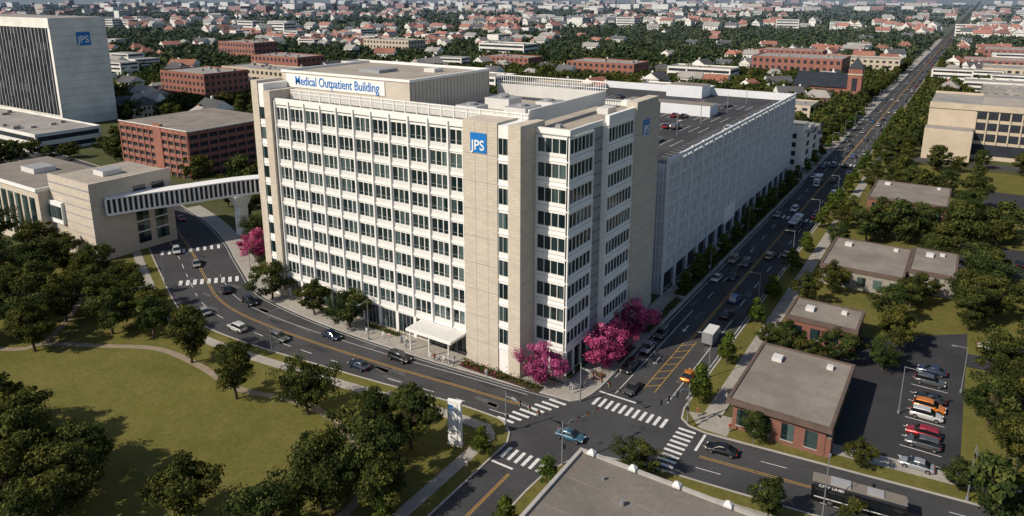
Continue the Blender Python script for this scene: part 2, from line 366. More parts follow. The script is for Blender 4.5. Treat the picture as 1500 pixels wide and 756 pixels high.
# left stone building
l=MB();l.box(-150,-16,0,-129,6,20.2,'stone','roof');l.box(-150,-16,20.2,-129,-15.5,21,'stone');l.box(-129.5,-15.5,20.2,-129,6,21,'stone')
l.box(-195,-19,0,-150,4,16.5,'stone','roofg');l.box(-195,-19.5,16.5,-150,-19,17.4,'white');l.box(-150.5,-19,16.5,-150,4,17.4,'white')
for q in range(10):l.box(-193+q*4.2,-19.1,2,-190+q*4.2,-18.9,14.5,'glass')
for q in range(2):
    l.box(-128.99,-4.8+q*5.2,2,-128.85,-1.4+q*5.2,18,'glass')
    for zz in (5,8,11,14):l.box(-128.85,-4.9+q*5.2,zz,-128.75,-1.3+q*5.2,zz+.3,'white')
l.box(-150.5,-16.8,8,-143,-16,14,'white','white')
for q in range(5):l.box(-150.3+q*1.45,-16.88,9.3,-149.1+q*1.45,-16.8,12.8,'glass')
for q in range(8):l.box(-150,-16.05,2.4*q+2,-129,-16.0,2.45*q+2.05,'grey')
l.box(-142,-8,20.2,-137,-3,21.6,'spand','grey');l.box(-180,-10,16.5,-172,-4,18,'spand','grey')
l.obj('stone_clinic_building')
# skybridge
bp=[(-130,-12),(-127,-4),(-123.5,4),(-120.5,12),(-117,20),(-111,28),(-102,33),(-90,35),(-77,35)]
def cr(P,n=8):
    out=[]
    P=[P[0]]+list(P)+[P[-1]]
    for i in range(1,len(P)-2):
        for k in range(n):
            t=k/n;a,b,c,d=[np.array(p,float) for p in P[i-1:i+3]]
            out.append(tuple(.5*((2*b)+(-a+c)*t+(2*a-5*b+4*c-d)*t*t+(-a+3*b-3*c+d)*t**3)))
    out.append(tuple(map(float,P[-2])));return out
def offs(P,d):
    o=[]
    for i in range(len(P)):
        a=P[max(0,i-1)];b=P[min(len(P)-1,i+1)];dx,dy=b[0]-a[0],b[1]-a[1];L=math.hypot(dx,dy) or 1
        o.append((P[i][0]-dy/L*d,P[i][1]+dx/L*d))
    return o
def strip(mb,P,d0,d1,z0,z1,k):
    a=offs(P,d0);b=offs(P,d1)
    for i in range(len(P)-1):
        if z1 is None: mb.poly([(*a[i],z0),(*a[i+1],z0),(*b[i+1],z0),(*b[i],z0)],k)
        else: mb.prism([a[i],a[i+1],b[i+1],b[i]],z0,z1,k)
def resample(P,step):
    o=[P[0]];acc=0
    for a,b in zip(P,P[1:]):
        L=math.dist(a,b);d=step-acc
        while d<=L:
            o.append((a[0]+(b[0]-a[0])*d/L,a[1]+(b[1]-a[1])*d/L));d+=step
        acc=(acc+L)%step
    return o
bpc=cr(bp,4);br=MB()
zb=12.0
strip(br,bpc,-2.3,2.3,zb,zb+.55,'white');strip(br,bpc,-2.4,2.4,zb+4.3,zb+4.6,'white');strip(br,bpc,-2.0,2.0,zb+.55,zb+4.3,'dark')
for side in (-2.15,2.15):
    for p in resample(offs(bpc,side),1.25):br.box(p[0]-.16,p[1]-.22,zb+.55,p[0]+.16,p[1]+.22,zb+4.3,'white')
br.loft([[(-117+a*1.3,19+b*1.4,0) for a,b in ((-1,-1),(1,-1),(1,1),(-1,1))],[(-117+a*1.2,19+b*1.4,8.5) for a,b in ((-1,-1),(1,-1),(1,1),(-1,1))],[(-117+a*2.0,19+b*3.0,zb) for a,b in ((-1,-1),(1,-1),(1,1),(-1,1))]],'white')
br.obj('skybridge')
# right-hand low buildings
def lowb(name,x0,y0,x1,y1,h,wall='brick',eave=.9,extra=None):
    b=MB();b.box(x0+eave,y0+eave,0,x1-eave,y1-eave,h-.9,wall)
    b.box(x0,y0,h-.9,x1,y1,h-.2,'fascia','roofg')
    for (a0,b0,a1,b1) in ((x0,y0,x1,y0+.5),(x0,y1-.5,x1,y1),(x0,y0+.5,x0+.5,y1-.5),(x1-.5,y0+.5,x1,y1-.5)):b.box(a0,b0,h-.2,a1,b1,h,'fascia')
    n=int((x1-x0)/3.5)
    for j in range(n):
        b.box(x0+1.6+j*3.4,y0+eave-.06,1,x0+3.4+j*3.4,y0+eave+.1,h-1.8,'glass');b.box(x0+1.5+j*3.4,y0+eave-.12,.85,x0+3.5+j*3.4,y0+eave-.0,1,'kerb')
    n=int((y1-y0)/4)
    for j in range(n):
        b.box(x0+eave-.06,y0+1.8+j*4,1,x0+eave+.1,y0+3.6+j*4,h-1.8,'glass');b.box(x1-eave-.1,y0+1.8+j*4,1,x1-eave+.06,y0+3.6+j*4,h-1.8,'glass')
    b.box(x0+3,y1-6,h-.2,x0+4.6,y1-4.2,h+.5,'spand');b.box(x1-4,y1-4,h-.2,x1-3,y1-3,h+.4,'spand')
    return b.obj(name)
lowb('brick_office',29,0,44.6,22.5,5.6)
b=MB();b.box(40,1,0,44.5,3.5,3.4,'brick','roofg');b.obj('brick_office_annex')
lowb('brick_shop',29.5,38,43,48.5,5,eave=.2);
lowb('stone_strip_shop',30,72,48,95,5,'stone2',.2);lowb('stone_strip_shop',48.1,78,58,96,5.4,'stone2',.2)
lowb('brick_warehouse',32,138,54,163,6.2,eave=.15)
b=MB();b.box(17.2,-60,0,42.4,-26.6,6.2,'brick');b.box(16.6,-60,6.2,43,-26,7.0,'fascia','roofd')
for (a0,b0,a1,b1) in ((16.6,-26.5,43,-26),(16.6,-60,17.1,-26.5),(42.5,-60,43,-26.5)):b.box(a0,b0,7.0,a1,b1,7.35,'kerb')
for x in (18.5,24.5,30.5,37):
    b.loft([[(x-.5,-26.9,7.3),(x+.5,-26.9,7.3),(x+.5,-25.95,7.3),(x-.5,-25.95,7.3)],[(x-.5,-26.9,7.6),(x+.5,-26.9,7.6),(x+.5,-25.95,7.6),(x-.5,-25.95,7.6)],[(x-.1,-26.5,8.0),(x+.1,-26.5,8.0),(x+.1,-26.3,8.0),(x-.1,-26.3,8.0)]],'spand')
for j in range(6):b.box(19+j*4,-26.65,1,21.4+j*4,-26.5,4,'glass')
b.box(33,-36,7,35,-34,7.8,'spand');b.cyl((26,-33,7),.3,.7,'steel');b.cyl((30,-40,7),.25,.6,'steel');b.cyl((22,-30,7),.2,.5,'steel')
for y in (-32,-38,-44):b.box(17.2,y,7.0,42.4,y+.08,7.015,'roofg')
b.obj('brick_corner_store')
# tan building
b=MB();b.box(41,250,0,110,292,22,'beigef','greyrf');b.box(46,249.7,2,110,250,6.5,'darkf')
for i in range(3):b.box(58,249.7,8+i*4.6,110,250,11+i*4.6,'darkf')
for j in range(13):b.box(58+j*4,249.5,6.5,58.5+j*4,249.7,20,'beigef')
b.box(41,249.6,20.5,110,250,23,'beigef');b.box(40.6,240,0,58,249.6,13,'beigef','greyrf');b.box(40.9,292,22,110,292.3,23,'beigef');b.box(60,262,22,75,274,25,'greyrf');b.obj('tan_office_building')
b=MB()
for q in range(3):
    y=182+q*14;h=19-q*2.5;b.box(-24,y,0,3,y+11,h,'whitef','greyrf');b.box(3,y+2,3,4.2,y+9,h-3,'whitef','greyrf');
    for i in range(4):
        b.box(4.2,y+3,3.6+i*3.4,4.26,y+8,5.6+i*3.4,'darkf');b.box(-22,y-.1,3.6+i*3.4,1,y,5.4+i*3.4,'darkf')
b.obj('white_townhouses')
b=MB();b.box(-45,400,0,-8,430,9,'brickf');
b.poly([(-46,399,9),(-7,399,9),(-7,415,17),(-46,415,17)],'darkf');b.poly([(-46,431,9),(-46,415,17),(-7,415,17),(-7,431,9)],'darkf')
b.poly([(-45,400,9),(-45,430,9),(-45,415,17)],'brickf');b.poly([(-8,400,9),(-8,415,16.6),(-8,430,9)],'brickf')
b.box(-12,394,0,-4,402,22,'brickf');b.box(-12.3,393.7,18,-3.7,402.3,18.8,'beigef')
b.loft([[(-12.3,393.7,22),(-3.7,393.7,22),(-3.7,402.3,22),(-12.3,402.3,22)],[(-8.1,397.9,29),(-7.9,397.9,29),(-7.9,398.1,29),(-8.1,398.1,29)]],'darkf')
for j in range(6):b.box(-42+j*5,399.8,2,-40+j*5,400,7.5,'darkf')
b.box(-9.5,393.8,8,-6.5,394,16,'darkf');b.obj('brick_church')
winbldg('brick_school',-104,515,-34,560,17,'brickf','greyrf',3,5)
winbldg('brick_apartment_block',-384,158,-338,190,20,'brickf','greyrf',5,4)
winbldg('beige_office',-430,235,-330,262,14,'beigef','greyrf',3,5)
winbldg('beige_office',-300,180,-262,215,10,'beigef','greyrf',2,5)
winbldg('white_office',-400,330,-320,350,12,'whitef','greyrf',3,5,strip=True)
mid=[(-270,300,50,26,12,'whitef'),(-180,260,40,30,14,'beigef'),(-130,330,46,22,10,'whitef'),(-230,420,60,30,14,'brickf'),(-330,440,50,26,12,'brickf'),(-150,440,50,24,12,'whitef'),(-480,300,60,30,16,'brickf'),
 (45,330,60,30,10,'whitef'),(60,400,70,40,12,'greyrf'),(50,480,60,26,9,'whitef'),(130,460,70,40,14,'brickf'),(60,560,90,40,12,'beigef'),(180,380,60,40,12,'whitef'),(45,640,80,36,12,'brickf'),(170,620,80,46,16,'whitef'),(60,760,80,50,14,'brickf'),(200,800,90,50,18,'beigef'),
 (-60,600,60,30,12,'beigef'),(-130,640,60,26,14,'brickf'),(-90,250,40,26,10,'whitef'),(-60,300,44,24,9,'beigef'),(-560,520,70,30,16,'beigef'),(-420,560,60,30,14,'whitef'),(-640,380,60,30,18,'brickf'),(130,200,40,26,9,'beigef'),(120,320,46,30,12,'brickf')]
for (x,y,w_,d_,h_,k_) in mid:
    winbldg({'whitef':'white_commercial_building','beigef':'beige_commercial_building','brickf':'brick_commercial_building','greyrf':'grey_commercial_building'}[k_],x,y,x+w_,y+d_,h_,k_,'greyrf',3,5,strip=(k_=='whitef'))
# ------------------------------------------------------------------ ground and streets
gm=MB();gm.poly([(-9000,-600,0),(9000,-600,0),(14000,14000,0),(-14000,14000,0)],'base');gm.obj('ground')
CNp=[(5.2,-6.4),(-4,-7.3),(-14,-8),(-29.3,-9),(-47.3,-9.3),(-60.7,-8.7),(-74,-7.1),(-82.8,-4.4),(-91,-.4),(-103,5.5),(-115.3,11.7),(-136.7,19.9),(-160.2,26.3),(-200,36),(-260,42),(-330,44)]
CSp=[(-2,-17.2),(-8,-17.3),(-15.7,-18),(-28,-19.8),(-44,-21.6),(-58,-23),(-72,-23.3),(-84,-21.5),(-94,-17.8),(-105,-13),(-117.6,-7.5),(-139,2),(-160,10.5),(-200,21),(-260,27),(-330,30)]
CN=cr(CNp,5);CS=cr(CSp,5)
lawn=MB()
lawn.poly([(1.5,-150,.03),(1.5,-24,.03)]+[(p[0],p[1],.03) for p in offs(CS,.3)[:56]]+[(-200,-150,.03)],'grass');lawn.obj('park_lawn')
rd=MB()
rd.poly([(7,-6,.05),(21.5,-6,.05),(21.5,9000,.05),(7,9000,.05)],'asph')
for i in range(len(CN)-1):rd.poly([(*CN[i],.054),(*CS[i],.054),(*CS[i+1],.054),(*CN[i+1],.054)],'asph')
rd.poly([(-4,-17.5,.058),(-1.5,-17.6,.058),(.8,-19.5,.058),(2,-22,.058),(2,-30,.058),(10,-30,.058),(10.3,-25,.058),(12,-20.5,.058),(15.5,-17,.058),(22,-15.2,.058),(30,-14.5,.058),(30,-2.6,.058),(24,-2.5,.058),(22.2,-1,.058),(21.5,2,.058),(7,2,.058),(6.6,-3,.058),(5.2,-6.2,.058),(-4,-7.2,.058)],'asph')
rd.poly([(2,-200,.062),(10,-200,.062),(10,-29,.062),(2,-29,.062)],'asph')
rd.poly([(29,-14.6,.062),(70,-9.8,.062),(230,9,.062),(230,20.6,.062),(70,2,.062),(29,-2.7,.062)],'asph')
sr=cr([(-96,-16),(-108,-22),(-122,-32),(-145,-42),(-190,-52)],5);strip(rd,sr,-4.5,4.5,.066,None,'asph')
for y in (230,330,470,620,820,1100):rd.poly([(21,y,.045),(900,y+40,.045),(900,y+48,.045),(21,y+9,.045)],'asph')
for y in (225,345,480,700,1000):rd.poly([(7.5,y,.045),(-900,y-30,.045),(-900,y-22,.045),(7.5,y+9,.045)],'asph')
rd.obj('roads')
kb=MB();wk=MB();vg=MB()
NWa=[(7,1200),(7,600),(7,300),(7,150),(7,60),(7,0)]
NWk=NWa+[(6.6,-3),(6.0,-5),(4.6,-6.5)]+CN[2:]
NWc=CN[2:]
NE=[(21.5,1200),(21.5,600),(21.5,300),(21.5,150),(21.5,60),(21.5,2),(22.2,-1),(24,-2.5),(27,-2.9),(50,-.3),(70,2),(230,20.6)]
SW=[(2,-200),(2,-60),(2,-30),(2,-22),(.8,-19.5),(-1.5,-17.6)]+CS[1:]
SE=[(10,-200),(10,-60),(10,-30),(10.3,-25),(12,-20.5),(15.5,-17),(22,-15.2),(30,-14.5),(70,-9.8),(230,9)]
strip(kb,NWk,0,-.3,0,.2,'kerb');strip(kb,NE,0,.3,0,.2,'kerb');strip(kb,SW,0,.3,0,.2,'kerb');strip(kb,SE,0,-.3,0,.2,'kerb')
strip(wk,NWa,-.3,-5.8,0,.18,'conc')
strip(wk,NWc[:58],-.3,-4.6,0,.18,'conc')
c0=offs(NWc,-.3)[0];c1=offs(NWc,-4.6)[0]
wk.prism([(6.7,0),(1.2,0),(-.05,-.4),(-6.5,-.4),(c1[0],c1[1]),(c0[0],c0[1]),(4.5,-6.2),(5.75,-4.9),(6.3,-3)],0,.184,'conc')
wk.box(-70,-6,0,-19,-3.4,.176,'conc')
strip(wk,NE,3.4,6.2,0,.16,'conc');strip(vg,NE,.3,3.4,0,.15,'grass')
strip(wk,SW,2.4,4.4,0,.16,'conc');strip(vg,SW,.3,2.4,0,.15,'grass')
strip(wk,SE,-2.6,-4.8,0,.16,'conc');strip(vg,SE,-.3,-2.6,0,.15,'grass')
wk.prism([(22.6,1.5),(25.6,-2),(30,-2),(30,.5),(27,3)],0,.172,'conc')
kb.obj('kerbs');wk.obj('sidewalks');vg.obj('grass_verges')
jt=MB()
for y in range(1,240,2):
    jt.poly([(24.95,y,.164),(27.65,y,.164),(27.65,y+.06,.164),(24.95,y+.06,.164)],'grey');jt.poly([(1.3,y,.184),(6.6,y,.184),(6.6,y+.05,.184),(1.3,y+.05,.184)],'grey')
for y in range(-60,-23,2):jt.poly([(-2.4,y,.164),(-.4,y,.164),(-.4,y+.06,.164),(-2.4,y+.06,.164)],'grey')
jt.obj('sidewalk_joints')
pp=MB();pth=cr([(-140,-70),(-98.2,-51),(-93.7,-45.8),(-82.5,-39.4),(-72.3,-34.2),(-60,-33.7),(-46.6,-34.8),(-36.7,-32.3),(-27,-32),(-18,-34.9),(-10.4,-39.7),(-8,-47.3),(-10,-60),(-20,-90)],6)
strip(pp,pth,-.7,.7,.05,None,'path');strip(pp,cr([(-93,-46),(-100,-38),(-110,-30)],5),-.7,.7,.046,None,'path');pp.obj('park_path')
lot=MB();lot.poly([(44,4,.04),(61,6,.04),(61,60,.04),(30,36,.04),(30,24,.04),(44,24,.04)],'asph2')
lot.poly([(60,44,.042),(120,52,.042),(120,58,.042),(60,50,.042)],'asph2')
for j in range(11):y=4.7+j*3.0;lot.poly([(53,y,.05),(58.6,y,.05),(58.6,y+.14,.05),(53,y+.14,.05)],'line')
lot.poly([(60,-1,.038),(64,-.5,.038),(64,8,.038),(60,8,.038)],'asph2')
lot.poly([(58,100,.042),(110,104,.042),(110,128,.042),(58,124,.042)],'asph2');lot.poly([(60,170,.042),(120,170,.042),(120,192,.042),(60,192,.042)],'asph2')
lot.obj('parking_lot')
bg=MB();bg.poly([(22,8,.02),(200,20,.02),(200,225,.02),(22,225,.02)],'grass');bg.obj('side_lawns')
mk=MB();zm=.072
def rect(x0,y0,x1,y1,k='line',z=zm):mk.poly([(x0,y0,z),(x1,y0,z),(x1,y1,z),(x0,y1,z)],k)
for j in range(11):rect(7.9+j*1.22,-5.2,8.45+j*1.22,-2.4)
for j in range(9):rect(22.8,-14+j*1.25,25.6,-13.45+j*1.25)
for j in range(8):
    t_=j/7;x=-1.8+4.6*t_;y=-17+9.2*t_;rect(x-1.6,y-.28,x+1.6,y+.28)
for j in range(6):rect(2.7+j*1.25,-25.4,3.25+j*1.25,-22.6)
rect(7.3,-1,14.2,-.6);rect(26.8,-8,27.2,-3.2);rect(2.3,-27,6,-26.6);
for y in range(0,1500,12):
    if y>42:
        rect(10.6,y,10.75,y+4);rect(18,y,18.15,y+4)
rect(14.0,26,14.15,1400,'yel');rect(14.4,26,14.55,1400,'yel')
rect(13.4,4,13.53,26,'yel');rect(15.5,4,15.63,26,'yel')
for y in range(5,24,3):mk.poly([(13.55,y,zm),(15.5,y+1.8,zm),(15.5,y+2.0,zm),(13.55,y+.2,zm)],'yel')
rect(9.9,0,10.03,40);rect(18.6,2,18.73,40)
rect(7.6,5,7.72,170);rect(20.9,5,21.02,170)
for j in range(10):rect(8+j*1.35,206,8.6+j*1.35,210);rect(8+j*1.35,120,8.6+j*1.35,123)
for yy in (14,30):
    rect(11.6,yy,11.85,yy+2.4);mk.poly([(11.2,yy,zm),(11.72,yy-1,zm),(12.25,yy,zm)],'line')
def dash(P,dd,on,off_,w,k):
    acc=0
    a=offs(P,dd-w/2);b=offs(P,dd+w/2)
    for i in range(len(P)-1):
        L=math.dist(P[i],P[i+1])
        n=max(1,int(L/1.2))
        for q in range(n):
            if off_==0 or (acc%(on+off_))<on:
                t0=q/n;t1=(q+1)/n
                f=lambda A,B,t:(A[0]+(B[0]-A[0])*t,A[1]+(B[1]-A[1])*t,zm)
                mk.poly([f(a[i],a[i+1],t0),f(a[i],a[i+1],t1),f(b[i],b[i+1],t1),f(b[i],b[i+1],t0)],k)
            acc+=L/n
cen=[((a[0]+b[0])/2,(a[1]+b[1])/2) for a,b in zip(CN,CS)][3:70]
dash(cen,.2,1,0,.12,'yel');dash(cen,-.2,1,0,.12,'yel')
dash(cen,3.6,3,4,.13,'line');dash(cen[:40],-3.4,1,0,.1,'line')
dash([(p[0],p[1]) for p in offs(CN,.6)[2:60]],0,1,0,.1,'line')
for j in range(9):
    t_=(j+.5)/9;x=-99+10*t_;y=-13.2+10.4*t_
    mk.poly([(x-1.8,y+.8,zm),(x+.9,y-1.2,zm),(x+1.4,y-.6,zm),(x-1.3,y+1.4,zm)],'line')
for j in range(9):
    t_=(j+.5)/9;x=-122+9*t_;y=-4+13*t_
    mk.poly([(x-1.8,y+.8,zm),(x+.9,y-1.0,zm),(x+1.3,y-.4,zm),(x-1.4,y+1.4,zm)],'line')
for j in range(6):
    x=-103-j*.5;y=-14.5-j*1.4;mk.poly([(x-1.6,y,zm),(x+1.6,y-1,zm),(x+1.8,y-.4,zm),(x-1.4,y+.6,zm)],'line')
Bc=[(28,-9),(70,-4),(200,11)]
dash(Bc,.2,1,0,.12,'yel');dash(Bc,-.2,1,0,.12,'yel');dash(Bc,2.9,3,5,.12,'line');dash(Bc,-2.8,3,5,.12,'line')
rect(5.9,-150,6.02,-28,'yel');rect(6.2,-150,6.32,-28,'yel')
mk.obj('road_markings')
M['tar']=simple('tar_patch',(.034,.035,.038),.8,.8,.25)
M['wear']=simple('worn_asphalt',(.085,.085,.086),.9,.8,.2)
ap=MB();pr_=random.Random(2)
for _ in range(60):
    y=pr_.uniform(3,260);x=pr_.uniform(8,20);ap.poly([(x,y,.068),(x+pr_.uniform(.5,1.6),y+.1,.068),(x+pr_.uniform(.5,1.6),y+pr_.uniform(1.5,7),.068),(x-.1,y+pr_.uniform(1.5,7),.068)],pr_.choice(['tar','wear']))
for _ in range(34):
    i=pr_.randrange(4,60);f=pr_.uniform(.15,.85);x=CN[i][0]*f+CS[i][0]*(1-f);y=CN[i][1]*f+CS[i][1]*(1-f);ap.poly([(x,y,.068),(x+pr_.uniform(2,5),y-.3,.068),(x+pr_.uniform(2,5),y+1,.068),(x+.1,y+.9,.068)],pr_.choice(['tar','wear']))
for (x,y) in ((9,-10),(14,-14),(18,-7),(5,-28),(3,-12),(36,-8),(-20,-13),(12,20),(-45,-15)):
    ap.poly([(x+.42*math.cos(a*.628),y+.42*math.sin(a*.628),.0695) for a in range(10)],'tar')
ap.obj('asphalt_patches')
# ------------------------------------------------------------------ trees
def np_mesh(name,V,Q,mi,mats):
    me=bpy.data.meshes.new(name);me.vertices.add(len(V));me.vertices.foreach_set('co',V.astype(np.float32).ravel())
    me.loops.add(4*len(Q));me.loops.foreach_set('vertex_index',Q.astype(np.int32).ravel())
    me.polygons.add(len(Q));me.polygons.foreach_set('loop_start',np.arange(len(Q),dtype=np.int32)*4)
    for m in mats:me.materials.append(m)
    me.polygons.foreach_set('material_index',np.array(mi,dtype=np.int32));me.update(calc_edges=True);return me
def leafquads(C,Nn,s,rg):
    n=Nn/np.linalg.norm(Nn,axis=1,keepdims=True);r=rg.normal(size=C.shape);t=np.cross(n,r);t/=np.linalg.norm(t,axis=1,keepdims=True);b=np.cross(n,t)
    s=s[:,None];V=np.stack([C-t*s,C-b*s*.62,C+t*s,C+b*s*.62],1).reshape(-1,3);return V
def tube(p,q,r0,r1,n=6):
    p=np.array(p,float);q=np.array(q,float);d=q-p;d/=np.linalg.norm(d);a=np.cross(d,(.3,.9,.1));a/=np.linalg.norm(a);b=np.cross(d,a)
    V=[];
    for c,r in ((p,r0),(q,r1)):
        for i in range(n):
            an=2*math.pi*i/n;V.append(c+a*math.cos(an)*r+b*math.sin(an)*r)
    Q=[(i,(i+1)%n,n+(i+1)%n,n+i) for i in range(n)];return np.array(V),np.array(Q)
def tree_mesh(name,seed,h,r,th,ncl,per,leaf,mats,bark='bark',cone=0,clr=.3,tr=.28,loose=1.0,nlimb=3):
    rg=np.random.default_rng(seed);Vs=[];Qs=[];ms=[];nv=0
    def add(V,Q,m):
        nonlocal nv
        Vs.append(V);Qs.append(Q+nv);ms.extend([m]*len(Q));nv+=len(V)
    bend=rg.normal(size=2)*.35
    pts=[(0,0,-.1),(bend[0]*.3,bend[1]*.3,th*.6),(bend[0],bend[1],th),(bend[0]*1.3,bend[1]*1.3,h*.72)];rr=[tr*1.25,tr*.9,tr*.75,tr*.2]
    for i in range(3):add(*tube(pts[i],pts[i+1],rr[i],rr[i+1]),3)
    cz=(th*.75+h)/2;hz=(h-th*.75)/2
    ph=rg.uniform(0,6.28,4);cl=[]
    for i in range(ncl):
        a=i*2.399+rg.uniform(-.6,.6);zz=rg.uniform(-1,1);
        rad=math.sqrt(max(.05,1-zz*zz))
        if cone:rad=(1-(zz+1)/2)**.7*.95+.1
        else: rad*=1+.24*math.sin(2*a+ph[0]+zz)+.18*math.sin(3*a+ph[1]-2*zz)
        rad*=rg.uniform(.4,1.0)
        top=1+(.16*math.sin(a*2+ph[2])+rg.uniform(-.12,.12) if not cone else 0)
        c=np.array([math.cos(a)*rad*r*.84,math.sin(a)*rad*r*.84,cz+zz*hz*.82*top])
        cl.append(c)
    for i,c in enumerate(cl):
        if i%nlimb==0:
            base=np.array([bend[0],bend[1],min(th*rg.uniform(.75,1.4),c[2]-.3)]);mid=(base+c)/2+rg.normal(size=3)*.25
            add(*tube(base,mid,tr*.4,tr*.25,5),3);add(*tube(mid,c,tr*.25,tr*.06,5),3)
        cr_=r*clr*rg.uniform(.5,1.4);n=int(per*rg.uniform(.6,1.3)*(.6+cr_/(r*clr)*.4))
        d=rg.normal(size=(n,3));d/=np.linalg.norm(d,axis=1,keepdims=True);rad=cr_*rg.uniform(.2,1.15,size=n)[:,None]**.6*loose
        C=c+d*rad*np.array([1,1,.66])
        ctr=np.array([0,0,cz]);out=C-ctr;out/=np.linalg.norm(out,axis=1,keepdims=True)
        nn=d*.7+out*.5+rg.normal(size=(n,3))*.6
        V=leafquads(C,nn,leaf*rg.uniform(.6,1.4,size=n),rg)
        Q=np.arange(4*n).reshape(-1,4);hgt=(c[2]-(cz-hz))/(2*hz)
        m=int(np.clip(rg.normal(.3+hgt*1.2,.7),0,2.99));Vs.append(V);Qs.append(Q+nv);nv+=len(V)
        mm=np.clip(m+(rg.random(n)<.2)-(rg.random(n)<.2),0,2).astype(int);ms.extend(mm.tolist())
    return np_mesh(name,np.concatenate(Vs),np.concatenate(Qs),ms,list(mats)+[M[bark]])
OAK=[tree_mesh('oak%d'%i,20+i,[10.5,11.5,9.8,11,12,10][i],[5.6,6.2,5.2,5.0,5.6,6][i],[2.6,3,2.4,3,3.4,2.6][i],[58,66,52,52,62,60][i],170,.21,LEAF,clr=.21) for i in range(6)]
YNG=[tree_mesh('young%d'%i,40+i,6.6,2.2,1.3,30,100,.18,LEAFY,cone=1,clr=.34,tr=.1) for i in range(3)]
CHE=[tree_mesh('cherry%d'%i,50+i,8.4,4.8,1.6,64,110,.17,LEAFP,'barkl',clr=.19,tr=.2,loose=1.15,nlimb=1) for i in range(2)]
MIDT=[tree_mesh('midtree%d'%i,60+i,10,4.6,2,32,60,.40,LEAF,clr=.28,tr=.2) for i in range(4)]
def T_(name,pool,x,y,s=1,z=0):
    inst(name,R.choice(pool),(x,y,z),R.uniform(0,6.28),(s*R.uniform(.92,1.08),s*R.uniform(.92,1.08),s*R.uniform(.9,1.08)))
for (x,y,s) in [(-91.5,-47.8,1.0),(-86,-35.6,1.0),(-77.5,-31.8,.9),(-61.8,-33.8,.9),(-44,-37,.9),(-30.1,-33.5,.98),(-13.5,-37,1.0),(-9.8,-31.0,.9),(-6.4,-42,1.0),(-17,-32,.9),(-24.5,-58.7,.98),(-39.2,-67,1.05),(-50.8,-66,1.05),(-65.2,-63.6,1.0),
   (-100,-38,1.0),(-108,-44,1.0),(-96,-32,.95),(-114,-36,1.0),(-104,-54,1.0),(-120,-50,1.1),(-92,-27,.85),(-112,-28,.9),(-128,-30,1.0),(-134,-40,1.1),(-34,-73,1),(-58,-72,1.05),(-72,-68,1),(-11,-48,1.0),(-44,-62,.8),(-58,-64,.9),(-15,-44,.85),
   (-104,-30,.9),(-118,-22,.85),(-128,-24,.85),(-140,-26,1.0),(-120,-42,1.0),(-98,-46,.9),(-46,-72,1.0),(-3,-44,.75),(-110,-60,1.1),(-150,-34,1.1),(-160,-28,1.1),(-76,-74,1.1),(-136,-22,.8),(-12,-57,.9),(-84,-28.5,.8),(-100,-25,.8)]:
    T_('oak_tree',OAK,x,y,s)
for (x,y,s) in [(-72.7,-6.3,.86),(-58,-7.0,.8),(-47.3,-7.0,.86),(-108,17,.75),(-103,20,.8),(-126,26,.7),(-96,16,.8),(-90,14,.7)]:T_('oak_tree',OAK,x,y,s)
for (x,y,s) in [(-2.2,-4.8,.98),(4.2,6.5,1.03),(4.2,21.3,1.0),(-96,8,1.0),(3.6,13.5,.82)]:T_('cherry_tree',CHE,x,y,s)
for (x,y,s) in [(.3,-26.7,.8),(12.1,-27,.8),(11.6,-37.2,.85),(-1.3,-46,.8),(-10.8,-53,.8)]:T_('young_tree',YNG,x,y,s)
for (x,y,s) in [(22,-18.6,.58),(33.8,-.2,.52),(48.6,1.2,.5),(60.9,3.2,.55),(40,-17.2,.5),(50,-15.5,.55),(64,-14,.55),(34,66.5,.8),(50,67.5,.8),(49,44,.9),(61,61.8,.85),(31.6,31,.7),(41,31.5,.75),(35.9,110,1),(48.8,122,1),(65,70,.95),(64.5,24,.8),(70,32,.9),(68,14,.8),(74,10,.85),(78,22,.9),(36,27.2,.55),(27.8,32,.5),(30,57,.7),(47,56,.8),(48,34.5,.6),(66,42,.85),(60,75,.85),(64,86,1),(62,96,.9),(38,128,.9),(58,132,1),(60,142,1),(30,100,.7),(29,120,.7),(52,102,.8),(60,160,1),(40,172,.9),(52,176,1),(30,172,.8),(52,72,.7)]:T_('oak_tree',OAK,x,y,s)
for y in (5,20.5,41,55,75,92,116,131,146,162,178,195,212,240,256,272,290,310,330,350):T_('street_tree',YNG,23.3,y,R.uniform(.9,1.25))
for y in (48,57,66,78,90,102,115,129,142,155,168,185,200,216,236,252,270,290,310,335):T_('street_tree',YNG,5.2,y,R.uniform(.9,1.2))
rt=random.Random(11)
for y in range(185,700,9):
    for x in (29+rt.uniform(-1.5,2.5),36+rt.uniform(-3,3)):
        if y<238 or y>295 or x<33:
            if rt.random()<.85:T_('tree',MIDT,x,y+rt.uniform(-2,2),rt.uniform(.6,.95))
    if y>225 and rt.random()<.8:T_('tree',MIDT,1+rt.uniform(-2,1),y,rt.uniform(.6,.9))
def clear(x,y):
    if 0<x<28:return False
    if -82<x<10 and -10<y<178:return False
    if 28<x<62 and -20<y<70:return False
    if 28<x<60 and 70<y<98:return False
    if -160<x<-70 and -28<y<32:return False
    if -260<x<-150 and 8<y<45:return False
    if -200<x<-125 and -22<y<8:return False
    if -235<x<-180 and 45<y<93:return False
    if -430<x<-280 and 30<y<106:return False
    for (a,b_,w_,d_,h_,k_) in mid+[(29,70,30,28,0,0),(31,136,25,29,0,0),(40,238,72,56,0,0),(-26,180,32,46,0,0),(-46,392,44,40,0,0),(-106,513,74,49,0,0),(-385,157,50,34,0,0),(-432,233,104,30,0,0),(-302,178,42,38,0,0),(-402,328,84,24,0,0)]:
        if a-3<x<a+w_+3 and b_-3<y<b_+d_+3:return False
    return True
n=0
